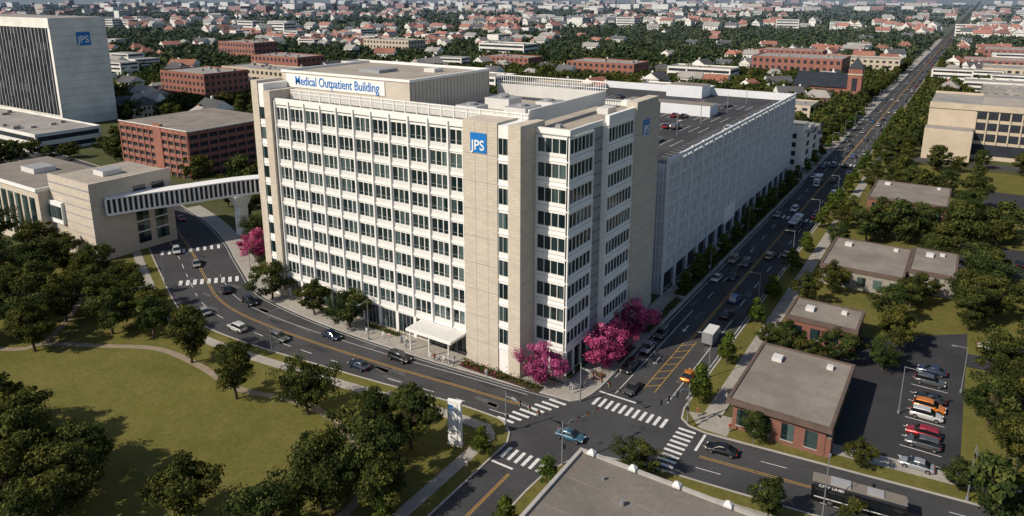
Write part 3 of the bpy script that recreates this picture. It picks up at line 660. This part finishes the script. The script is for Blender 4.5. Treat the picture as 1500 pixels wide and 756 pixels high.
while n<620:
    x=rt.uniform(-340,190);y=rt.uniform(-15,262)
    if x>0 and 104<y<126 and x>62:continue
    if x<-82 or x>28:
        if x>28 and (math.sin(x/13+y/19)>.65):continue
        if clear(x,y) and not(-125<x<-80 and y<12):T_('tree',MIDT,x,y,rt.uniform(.65,1.15));n+=1
def mass(name,pts,k,leaf,seed,rad,hh):
    rg=np.random.default_rng(seed);P=np.array(pts);n=len(P)
    d=rg.normal(size=(n,k,3));d/=np.linalg.norm(d,axis=2,keepdims=True);d[:,:,2]=np.abs(d[:,:,2])*1.0-.25
    sc=rg.uniform(.6,1.35,size=(n,1,1))*rg.uniform(.8,1.15,size=(n,k,1))
    C=np.stack([P[:,0],P[:,1],np.zeros(n)],1)[:,None,:]+d*sc*np.array([rad,rad,hh*.62])+np.array([0,0,hh*.4])
    nn=(d+rg.normal(size=d.shape)*.35).reshape(-1,3);C=C.reshape(-1,3)
    V=leafquads(C,nn,leaf*rg.uniform(.7,1.3,size=len(C)),rg)
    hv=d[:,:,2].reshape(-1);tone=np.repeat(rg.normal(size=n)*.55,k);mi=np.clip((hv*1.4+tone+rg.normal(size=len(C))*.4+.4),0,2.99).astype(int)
    o=bpy.data.objects.new(name,np_mesh(name,V,np.arange(len(V)).reshape(-1,4),mi,LEAFF));SC.objects.link(o)
def wedge(r0,r1,n,seed,ok=lambda x,y:True):
    q=random.Random(seed);o=[]
    while len(o)<n:
        r=math.sqrt(q.uniform(r0*r0,r1*r1));a=math.radians(q.uniform(-8,80));x=-r*math.sin(a)+20;y=r*math.cos(a)-20
        if ok(x,y):o.append((x,y))
    return o
def patch(x,y,s=170,th=-.25):return math.sin(x/s+1.3)*math.cos(y/(s*.8)-.7)+.5*math.sin((x+y)/(s*.45))>th
def town(x,y):return math.sin(x/140+.5)+math.sin(y/110+1)+.6*math.sin((x-y)/70)>.35
okf=lambda x,y:clear(x,y) and y>40 and (patch(x,y,170,-.7) or R.random()<.6) and (not town(x,y) or R.random()<.7)
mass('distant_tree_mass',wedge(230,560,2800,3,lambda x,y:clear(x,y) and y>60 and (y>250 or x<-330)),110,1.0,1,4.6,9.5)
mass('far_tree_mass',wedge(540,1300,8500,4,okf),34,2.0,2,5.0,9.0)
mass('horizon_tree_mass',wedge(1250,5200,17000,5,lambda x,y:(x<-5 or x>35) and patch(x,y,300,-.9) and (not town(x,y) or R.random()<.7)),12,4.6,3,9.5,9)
# ------------------------------------------------------------------ houses
def house_mesh(i,wall,roof,hip):
    b=MB();w_,d_,h_=(16,10,6.5) if i%2 else (12,9,6)
    b.box(-w_/2,-d_/2,0,w_/2,d_/2,h_,wall)
    e=.6;rh=3.2;ins=3.5 if hip else 0
    a=[(-w_/2-e,-d_/2-e,h_),(w_/2+e,-d_/2-e,h_),(w_/2+e,d_/2+e,h_),(-w_/2-e,d_/2+e,h_)];r0=(-w_/2-e+ins,0,h_+rh);r1=(w_/2+e-ins,0,h_+rh)
    b.poly([a[0],a[1],r1,r0],roof);b.poly([a[2],a[3],r0,r1],roof);b.poly([a[1],a[2],r1],roof if hip else wall);b.poly([a[3],a[0],r0],roof if hip else wall)
    b.box(w_/2-5,-d_/2-3,0,w_/2-1,-d_/2,h_*.8,wall,roof);b.box(-w_/4,.5,h_+1,-w_/4+1,1.5,h_+4,wall)
    for f in range(2):
        for q in range(4):
            x=-w_/2+1.2+q*(w_-2)/4;b.box(x,-d_/2-.05,1+f*3,x+1.2,-d_/2+.1,2.4+f*3,'darkf');b.box(w_/2-.1,-d_/2+1+q*2,1+f*3,w_/2+.05,-d_/2+2+q*2,2.4+f*3,'darkf')
    return b.mesh('house%d'%i)
HM=[house_mesh(0,'whitef','redrf',True),house_mesh(1,'whitef','redrf',False),house_mesh(2,'beigef','redrf',True),house_mesh(3,'whitef','greyrf',False),house_mesh(4,'brickf','greyrf',True),house_mesh(5,'whitef','dkrf',False),house_mesh(6,'beigef','dkrf',True)]
flat=MB();flat.box(-13,-8,0,13,8,13,'whitef','greyrf')
for f in range(4):flat.box(-12,-8.05,1.4+f*3.1,12,-7.9,2.8+f*3.1,'darkf');flat.box(12.9,-7,1.4+f*3.1,13.05,7,2.8+f*3.1,'darkf')
FL=flat.mesh('flatblock')
hr=random.Random(21)
def hsel(r):return hr.choice([0,0,1,1,1,2,3,5,3]) if r>650 else hr.choice([3,4,4,5,6,1,5])
cnt=0
while cnt<1050:
    r=hr.choice([hr.uniform(330,700),hr.uniform(700,1500),hr.uniform(700,1800),hr.uniform(1200,3200),hr.uniform(1500,4000)]);a=math.radians(hr.uniform(-6,78));x=-r*math.sin(a)+20;y=r*math.cos(a)-20
    if not clear(x,y) or y<100:continue
    if r>600 and not town(x,y) and hr.random()<.93:continue
    if r<600 and hr.random()<.7:continue
    x=round(x/20)*20+hr.uniform(-4,4);y=round(y/24)*24+hr.uniform(-4,4)
    if -8<x<36:continue
    s=hr.uniform(.85,1.2)*(1 if r<1200 else 1.4)
    if hr.random()<.07 and r>500:inst('apartment_block',FL,(x,y,0),hr.choice([0,.15,1.57]),s)
    else:inst('house',HM[hsel(r)],(x,y,0),hr.choice([0,.1,-.15,1.57,1.4,.5]),(s*hr.uniform(.85,1.15),s,s*hr.uniform(1.05,1.35)))
    cnt+=1
q_=random.Random(33);sk=MB()
for _ in range(420):
    r=q_.uniform(2800,6500);a=math.radians(q_.uniform(-6,78));x=-r*math.sin(a);y=r*math.cos(a);w_=q_.uniform(20,80);h_=q_.uniform(9,30)
    if -90<x<60:continue
    sk.box(x,y,0,x+w_,y+w_*.6,h_,q_.choice(['whitef','whitef','beigef','brickf']),q_.choice(['greyrf','redrf']))
sk.obj('distant_town')
# ------------------------------------------------------------------ vehicles
PC={}
def paint(k,c,met=.3):
    m,t,b=nt('car_paint_'+k);b.inputs['Metallic'].default_value=met;b.inputs['Roughness'].default_value=.28;b.inputs['Coat Weight'].default_value=.6
    p=pos(t);t.links.new(mixc(t,mathn(t,'MULTIPLY',ramp(t,noise(t,p,1.5),.3,.7),.25),c,tuple(x*.7 for x in c)),b.inputs['Base Color']);PC[k]=m
for k,c in dict(white=(.62,.62,.6),black=(.012,.012,.014),silver=(.33,.34,.36),grey=(.09,.095,.10),blue=(.03,.12,.3),red=(.35,.015,.02),orange=(.70,.22,.02),navy=(.015,.03,.07),tan=(.3,.25,.18),teal=(.06,.15,.22)).items():paint(k,c)
def car_mesh(kind,col):
    P=PC[col];b=MB()
    L,W,= (4.7,.92) if kind!='suv' else (4.8,.97)
    hb,hr_=(.88,1.42) if kind!='suv' else (1.02,1.75)
    st_=[(-L/2,.42,.72*hb,.80),(-L/2+.18,.3,hb*.95,.9),(-L/2+.9,.24,hb,W+.0),(-.6,.22,hb+.02,W+.02),(.7,.22,hb,W+.02),(L/2-.9,.24,hb*.9,W),(L/2-.22,.28,hb*.78,.86),(L/2,.38,hb*.6,.72)]
    rings=[]
    for (x,z0,z1,w_) in st_:
        rings.append([(x,-w_*.94,z0),(x,-w_,z0+.2),(x,-w_,z1-.16),(x,-w_*.9,z1-.02),(x,0,z1+.02),(x,w_*.9,z1-.02),(x,w_,z1-.16),(x,w_,z0+.2),(x,w_*.94,z0)])
    b.loft(rings,P)
    if kind=='suv':cs=[(-L/2+.12,hb-.05,.84),(-L/2+.42,hr_-.08,.70),(-.2,hr_,.74),(.55,hr_-.1,.72),(1.3,hb-.04,.84)]
    else:cs=[(-L/2+.55,hb-.05,.82),(-L/2+1.35,hr_-.06,.62),(-.35,hr_,.66),(.35,hr_-.08,.64),(1.25,hb-.05,.82)]
    rg=[]
    for (x,z,w_) in cs:
        wb=.86;zb_=hb-.06
        rg.append([(x,-wb,zb_),(x,-w_-.02,max(z-.1,zb_+.002)),(x,-w_*.9,max(z,zb_+.01)),(x,w_*.9,max(z,zb_+.01)),(x,w_+.02,max(z-.1,zb_+.002)),(x,wb,zb_)])
    def mm(i,j):
        if i in (0,3) :return 'cglass'
        if j in (0,4):return 'cglass'
        return P
    b.loft(rg,'cglass',True,mm)
    for x in (-.25,):
        for s_ in (-1,1):b.poly([(x,s_*.865,hb-.04),(x+.1,s_*.865,hb-.04),(x+.1,s_*.69,hr_-.1),(x,s_*.69,hr_-.1)],P)
    for x in (-L/2+.85,L/2-.9):
        for s_ in (-1,1):
            y0=s_*W*1.0-(.11 if s_>0 else .13);b.cyl((x,y0,.34),.36,.24,'dark','y',14);b.cyl((x,y0-.012,.34),.33,.264,'tyre','y',14);b.cyl((x,y0-.02,.34),.2,.28,'chrome','y',10)
    for s_ in (-1,1):
        b.box(L/2-.14,s_*.68-.16,hb*.56,L/2+.02,s_*.68+.1,hb*.72,'lamp');b.box(-L/2-.02,s_*.66-.14,hb*.66,-L/2+.1,s_*.66+.14,hb*.84,'red')
        b.box(.75,s_*.97-.08,hb-.02,.95,s_*.97+.08,hb+.14,P)
    b.box(L/2-.04,-.45,hb*.4,L/2+.03,.45,hb*.56,'dark')
    return b.mesh('car_%s_%s'%(kind,col))
CM={}
def car(x,y,ang,kind=None,col=None,z=.07):
    kind=kind or R.choice(['sedan','sedan','suv']);col=col or R.choice(['white','black','silver','grey','grey','black','white','blue','red','navy','tan'])
    if (kind,col) not in CM:CM[(kind,col)]=car_mesh(kind,col)
    inst('parked_car' if z!=.07 else 'car',CM[(kind,col)],(x,y,z),math.radians(ang))
for a in [(-85.2,-9.5,150,'sedan','black'),(-75,-10.8,-14,'suv','black'),(-79,-19.5,168,'sedan','silver'),(-66.2,-20.5,178,'suv','white'),(-55.5,-18.7,-2,'suv','grey'),(-47.3,-12.2,-3,'sedan','navy'),(-29.5,-11.6,0,'suv','black'),(-34,-17.8,178,'sedan','navy'),(-119,-.6,-28,'suv','white'),(-106,-3.4,-28,'sedan','silver'),(-152,12.3,158,'sedan','black'),(-144.5,17.2,-20,'sedan','red'),
   (9.5,-15.6,4,'sedan','teal'),(30.5,-6.2,186,'sedan','black'),(12,2.6,-90,'sedan','grey'),(8.6,9,-90,'suv','black'),(8.6,18,-90,'sedan','silver'),(8.6,25,-90,'suv','grey'),(18.9,12,90,'sedan','orange'),(17,41,90,'sedan','black'),(16.3,50,90,'suv','blue'),(12,63,-90,'sedan','black'),(9,60,-90,'sedan','white')]:car(*a)
for (x,d) in ((8.9,-90),(12.3,-90),(16.3,90),(19.6,90)):
    y=72+R.uniform(0,15)
    while y<1300:
        car(x+R.uniform(-.2,.2),y,d);y+=R.uniform(18,75)*(1 if y<400 else 1.4)
for y,c,k in ((5.9,'silver','sedan'),(12.2,'grey','suv'),(15.2,'red','suv'),(21.2,'white','suv'),(24.2,'orange','suv'),(27.2,'black','sedan'),(33.5,'grey','suv'),(38,'navy','sedan')):car(55.9+R.uniform(-.3,.3),y,R.choice([0,180])+R.uniform(-2,2),k,c,z=.055)
for k in range(9):car(65+k*4.5,54.5+k*.6,7,z=.055)
for k in range(10):car(63+k*4.2,112,90,z=.055);
for (x,y) in ((-66,72),(-60.5,72),(-52,72),(-40,74),(-34,94),(-31.2,94),(-28.6,94),(-20,94),(-17.4,94),(-62,97),(-52,114),(-47,114),(-22,114),(-24.9,114),(-33,114),(-17,144),(-25.4,144),(-28.2,144),(-31,142),(-58,145),(-3.5,100),(-3.5,124),(-20,74),(-14.8,74),(-45,94)):
    car(x+1.4,y+.5,90,z=29.55)
def bus_mesh(col,roofc):
    b=MB();L=11.5;W=1.27;P=PC[col]
    pr=[(-W,.35),(-W,2.75),(-W+.18,3.05),(W-.18,3.05),(W,2.75),(W,.35)]
    xs=[(-L/2,.97),(-L/2+.15,1),(L/2-.2,1),(L/2,.95)]
    b.loft([[(x,p[0]*f,p[1]*(1 if i_ not in(0,3) or p[1]<1 else .985)) for p in pr] for i_,(x,f) in enumerate(xs)],P,True,lambda i,j:PC[roofc] if (j==2 and i>=0) else P)
    for s_ in (-1,1):
        for q in range(8):
            x=-L/2+.5+q*1.32;b.box(x,s_*W-.03,1.3,x+1.18,s_*W+.03,2.5,'cglass')
        for x in (-L/2+2.4,L/2-2.7):b.cyl((x,s_*W-(.28 if s_>0 else .02),.5),.5,.3,'tyre','y',14);b.cyl((x,s_*W-(.3 if s_>0 else .04),.5),.26,.34,'chrome','y',10)
        b.box(-L/2+.4,s_*W-.02,.9,L/2-.4,s_*W+.02,1.05,'spand')
    b.box(L/2-.03,-1.1,1.1,L/2+.03,1.1,2.6,'cglass');b.box(-L/2-.03,-.9,1.7,-L/2+.03,.9,2.6,'cglass')
    b.box(-3.5,-.8,3.05,-1,.8,3.3,'grey');b.box(1,-.7,3.05,3,.7,3.25,'grey')
    for s_ in (-1,1):b.box(L/2-.03,s_*.9-.15,.6,L/2+.04,s_*.9+.15,.8,'lamp')
    return b.mesh('bus_'+col)
def truck_mesh():
    b=MB();W=1.15
    b.box(-3.6,-W,.75,1.5,W,3.1,PC['silver'],'spand');b.box(-3.6,-.9,.45,3,.9,.75,'dark')
    b.loft([[(1.65,-1,.5),(1.65,1,.5),(1.65,1,2.3),(1.65,-1,2.3)],[(2.4,-1,.5),(2.4,1,.5),(2.4,.95,2.25),(2.4,-.95,2.25)],[(3.0,-1,.5),(3.0,1,.5),(3.0,1,1.45),(3.0,-1,1.45)],[(3.6,-.95,.5),(3.6,.95,.5),(3.6,.9,1.2),(3.6,-.9,1.2)]],PC['white'])
    b.box(1.9,-1.03,1.4,2.5,1.03,2.0,'cglass');b.poly([(2.44,-.88,2.15),(2.44,.88,2.15),(3.03,.9,1.5),(3.03,-.9,1.5)],'cglass')
    for x in (-2.3,2.6):
        for s_ in (-1,1):b.cyl((x,s_*1.0-.14,.45),.45,.28,'tyre','y',14);b.cyl((x,s_*1.0-.16,.45),.22,.32,'chrome','y',10)
    return b.mesh('truck')
BM2=bus_mesh('black','tan');TM=truck_mesh();BM3=bus_mesh('grey','silver')
BU=inst('bus',BM2,(49.5,-8.2,.07),math.radians(6.6));inst('box_truck',TM,(17.9,28.5,.07),hp,.92);inst('bus',BM3,(16.4,112,.07),hp);inst('box_truck',TM,(12.2,170,.07),-hp)
text('bus_lettering','CITY LINES',.5,3.2,(-4.9,-1.31,2.62),(hp,0,0),M['white'],BU,.005)
# ------------------------------------------------------------------ street furniture
b=MB();b.box(-1.25,-.45,0,1.25,.45,.4,'stone');b.box(-1.1,-.3,.4,1.1,.3,7.6,'white');b.box(-1.0,-.33,6.0,-.2,-.3,7.0,'blue');b.box(.5,-.32,.6,.6,.32,7.4,'grey');b.box(-1.16,-.34,7.6,1.16,.34,7.7,'white')
for q in range(3):b.box(-.9,-.32,2+q*.6,.1,-.3,2.1+q*.6,'grey')
ms=b.obj('monument_sign',None,(-4.6,-26.7,0),math.radians(12))
text('sign_logo','JPS',.6,.65,(-.93,-.35,6.2),(hp,0,0),M['white'],ms,.01)
def lamp_mesh():
    b=MB();b.cyl((0,0,0),.10,8.6,'steel','z',8,.05);b.cyl((0,0,0),.22,.5,'steel','z',8);b.box(0,-.04,8.45,2.2,.04,8.53,'steel');b.box(1.7,-.16,8.35,2.4,.16,8.47,'steel');b.box(1.8,-.12,8.32,2.3,.12,8.35,'lamp');return b.mesh('lamp')
LM=lamp_mesh()
for y in range(14,420,34):inst('street_lamp',LM,(21.9,y,.15),math.pi);inst('street_lamp',LM,(6.5,y+15,.15),0)
for i,(x,y,a) in enumerate([(-40,-9.0,-90),(-84,-3.4,-60),(-52,-23.2,90),(-100,-15.6,60),(62,1.6,-85),(46,-13.2,95),(52,20,0),(60.5,33,180)]):inst('street_lamp',LM,(x,y,.15),math.radians(a))
def sig_mesh():
    b=MB();b.cyl((0,0,0),.13,7.2,'steel','z',8,.09);b.cyl((0,0,6.4),.07,7.0,'steel','x',8,.04)
    for x in (3,5,6.8):
        b.box(x-.15,-.13,5.95,x+.15,.13,6.85,'dark')
        for j,k in enumerate(('red','yel','grey')):b.cyl((x,-.2,6.68-j*.3),.1,.08,k,'y',8)
    b.box(.2,-.2,2.6,.45,.2,3.2,'dark');b.box(1.2,-.03,6.5,2.2,.03,6.75,'grey');return b.mesh('signal')
SM=sig_mesh()
for (x,y,a) in [(6.0,-5.6,-20),(23.6,-1.9,-110),(11.6,-22,70),(.2,-19.8,-10)]:inst('traffic_signal',SM,(x,y,.15),math.radians(a))
def sign_mesh():
    b=MB();b.cyl((0,0,0),.04,2.4,'steel','z',6);b.box(-.25,-.02,1.9,.25,.02,2.5,'white');b.box(-.18,-.03,2.0,.18,-.02,2.4,'red');return b.mesh('sgn')
GM=sign_mesh()
for (x,y) in [(6.4,30),(6.4,62),(22.4,26),(22.4,70),(-12,-7.4),(-35,-8.4),(34,-1.8),(1.4,-32),(1.2,-26)]:inst('traffic_sign',GM,(x,y,.15),R.uniform(-.3,.3))
def shrub_bed(name,P,mats,seed,h=.9,n=70):
    rg=np.random.default_rng(seed);C=[]
    for (x0,y0,x1,y1) in P:
        k=int(n*max(abs(x1-x0),abs(y1-y0)));C.append(np.stack([rg.uniform(x0,x1,k),rg.uniform(y0,y1,k),.15+np.abs(rg.normal(size=k))*h*.4*(1+.6*np.sin(rg.uniform(0,6,k)))],1))
    C=np.concatenate(C);nn=rg.normal(size=C.shape)*.6+np.array([0,0,.6]);V=leafquads(C,nn,.15*rg.uniform(.7,1.5,len(C)),rg)
    mi=rg.integers(0,len(mats),len(C));o=bpy.data.objects.new(name,np_mesh(name,V,np.arange(len(V)).reshape(-1,4),mi,mats));SC.objects.link(o)
shrub_bed('hedge',[(-18.6,-7.0,-1.5,-5.4),(-45,-5.0,-36,-3.9),(-66,-5.0,-50,-3.9),(2.0,9,3.6,34),(4.6,24,6.2,44),(3.4,46,6,170)],LEAF,5,1.0,90)
shrub_bed('flower_bed',[(-18,-7.4,-9,-6.9),(4.0,2,6.0,4.5),(5.2,10,6.4,17),(-90,3,-86,5),(-106,9.5,-98,11)],[LEAFP[0],LEAF[1],LEAF[2],LEAF[0]],6,.8,110)
bd=MB();bd.box(-18.6,-7.3,.1,-1.4,-5.2,.25,'soil');bd.box(1.9,9,.1,3.7,34,.22,'soil');bd.box(3.4,46,.1,6.1,170,.22,'soil');bd.obj('planting_beds')
# ------------------------------------------------------------------ people
def clothm(name,leg,top):
    m,t,b=nt(name);tc=N(t,'ShaderNodeTexCoord');sp=N(t,'ShaderNodeSeparateXYZ');t.links.new(tc.outputs['Object'],sp.inputs[0])
    cr_=N(t,'ShaderNodeValToRGB');cr_.color_ramp.interpolation='CONSTANT';e=cr_.color_ramp.elements
    e[0].position=0;e[0].color=(.02,.02,.02,1);e[1].position=.05;e[1].color=(*leg,1)
    for p_,c_ in ((.5,top),(.825,(.42,.25,.18)),(.955,(.04,.025,.015))):
        q=e.new(p_);q.color=(*c_,1)
    t.links.new(mathn(t,'DIVIDE',sp.outputs[2],1.76),cr_.inputs[0]);t.links.new(cr_.outputs[0],b.inputs['Base Color']);b.inputs['Roughness'].default_value=.9;return m
CL=[clothm('scrubs_white',(.6,.6,.6),(.72,.72,.7)),clothm('casual_blue',(.04,.06,.12),(.6,.6,.62)),clothm('casual_dark',(.03,.03,.04),(.12,.2,.35)),clothm('casual_red',(.25,.22,.18),(.4,.06,.05))]
def person_mesh(i,stride,arm):
    J=[((0,0,.95),.15),((0,0,1.2),.135),((0,0,1.42),.15),((0,0,1.53),.06),((0,.01,1.64),.098),((0,.01,1.72),.085)]
    E=[(0,1),(1,2),(2,3),(3,4),(4,5)]
    def ch(par,L):
        for p,r in L:
            J.append((p,r));E.append((par,len(J)-1));par=len(J)-1
    for s_ in (-1,1):
        k=stride*s_
        ch(0,[((s_*.1,k*.05,.88),.11),((s_*.1,k*.5+.03,.5),.072),((s_*.1,k*.9-(.05 if k<0 else 0),.1),.048),((s_*.11,k*.9+.14,.05),.04)])
        ch(2,[((s_*.2,0,1.40),.062),((s_*.26,-k*.4,1.14),.048),((s_*.27,-k*.6+arm,.9+arm*.6),.036),((s_*.27,-k*.65+arm*1.3,.82+arm*.8),.032)])
    me=bpy.data.meshes.new('sk');me.from_pydata([j[0] for j in J],E,[]);o=bpy.data.objects.new('sk',me);SC.objects.link(o)
    md=o.modifiers.new('s','SKIN');
    for v,(p,r) in zip(me.skin_vertices[0].data,J):v.radius=(r,r*.8 if r>.11 else r)
    me.skin_vertices[0].data[0].use_root=True
    o.modifiers.new('ss','SUBSURF').levels=1
    dg=bpy.context.evaluated_depsgraph_get();dg.update();m2=bpy.data.meshes.new_from_object(o.evaluated_get(dg));bpy.data.objects.remove(o)
    m2.materials.clear();m2.materials.append(CL[i%4]);return m2
PM=[person_mesh(i,[.0,.28,.22,.0,.25,.3][i],[0,0,.15,.1,0,0][i]) for i in range(6)]
for (x,y) in [(-33.5,-6.5),(-32.6,-6),(-31.6,-7.4),(-24.5,-8.2),(-23.6,-8.4),(-22.7,-8.2),(-21.6,-8.1),(-20.6,-7.9),(-19.8,-7.2),(-19.3,-8.0),(-38,-7),(-42,-7.6),(-12,-7.8),(1.4,.6),(3,-3.4),(3.8,-4),(24.3,1),(27,8),(-56,-26.2),(-22,-22.6),(30,-.5)]:
    inst('person',R.choice(PM[:2]+PM),(x,y,.185),R.uniform(0,6.28))
# ------------------------------------------------------------------ camera, light
cd=bpy.data.cameras.new('camera');co=bpy.data.objects.new('camera',cd);SC.objects.link(co);S.camera=co
cd.sensor_width=36;cd.lens=1040/1500*36;cd.clip_end=30000;cd.clip_start=1;cd.shift_y=-132/1500
co.location=(55.3,-102.9,67.7);co.rotation_euler=(math.pi/2-math.atan(254/1040),0,math.radians(33))
W=bpy.data.worlds.new('World');S.world=W;W.use_nodes=True;wt=W.node_tree
sky=wt.nodes.new('ShaderNodeTexSky');sky.sky_type='NISHITA';sky.sun_disc=False
dv=Vector((.48,.87,-.80));el=math.atan2(.80,math.hypot(.48,.87))
sky.sun_elevation=el;sky.sun_rotation=math.atan2(-.48,-.87)
wt.links.new(sky.outputs[0],wt.nodes['Background'].inputs[0]);wt.nodes['Background'].inputs[1].default_value=.095
sd=bpy.data.lights.new('sun','SUN');sd.energy=4.7;sd.angle=math.radians(.5);sd.color=(1,.90,.76);so=bpy.data.objects.new('sun',sd);SC.objects.link(so)
so.rotation_euler=dv.to_track_quat('-Z','Y').to_euler()
S.view_settings.view_transform='Standard';S.view_settings.look='None';S.view_settings.exposure=0
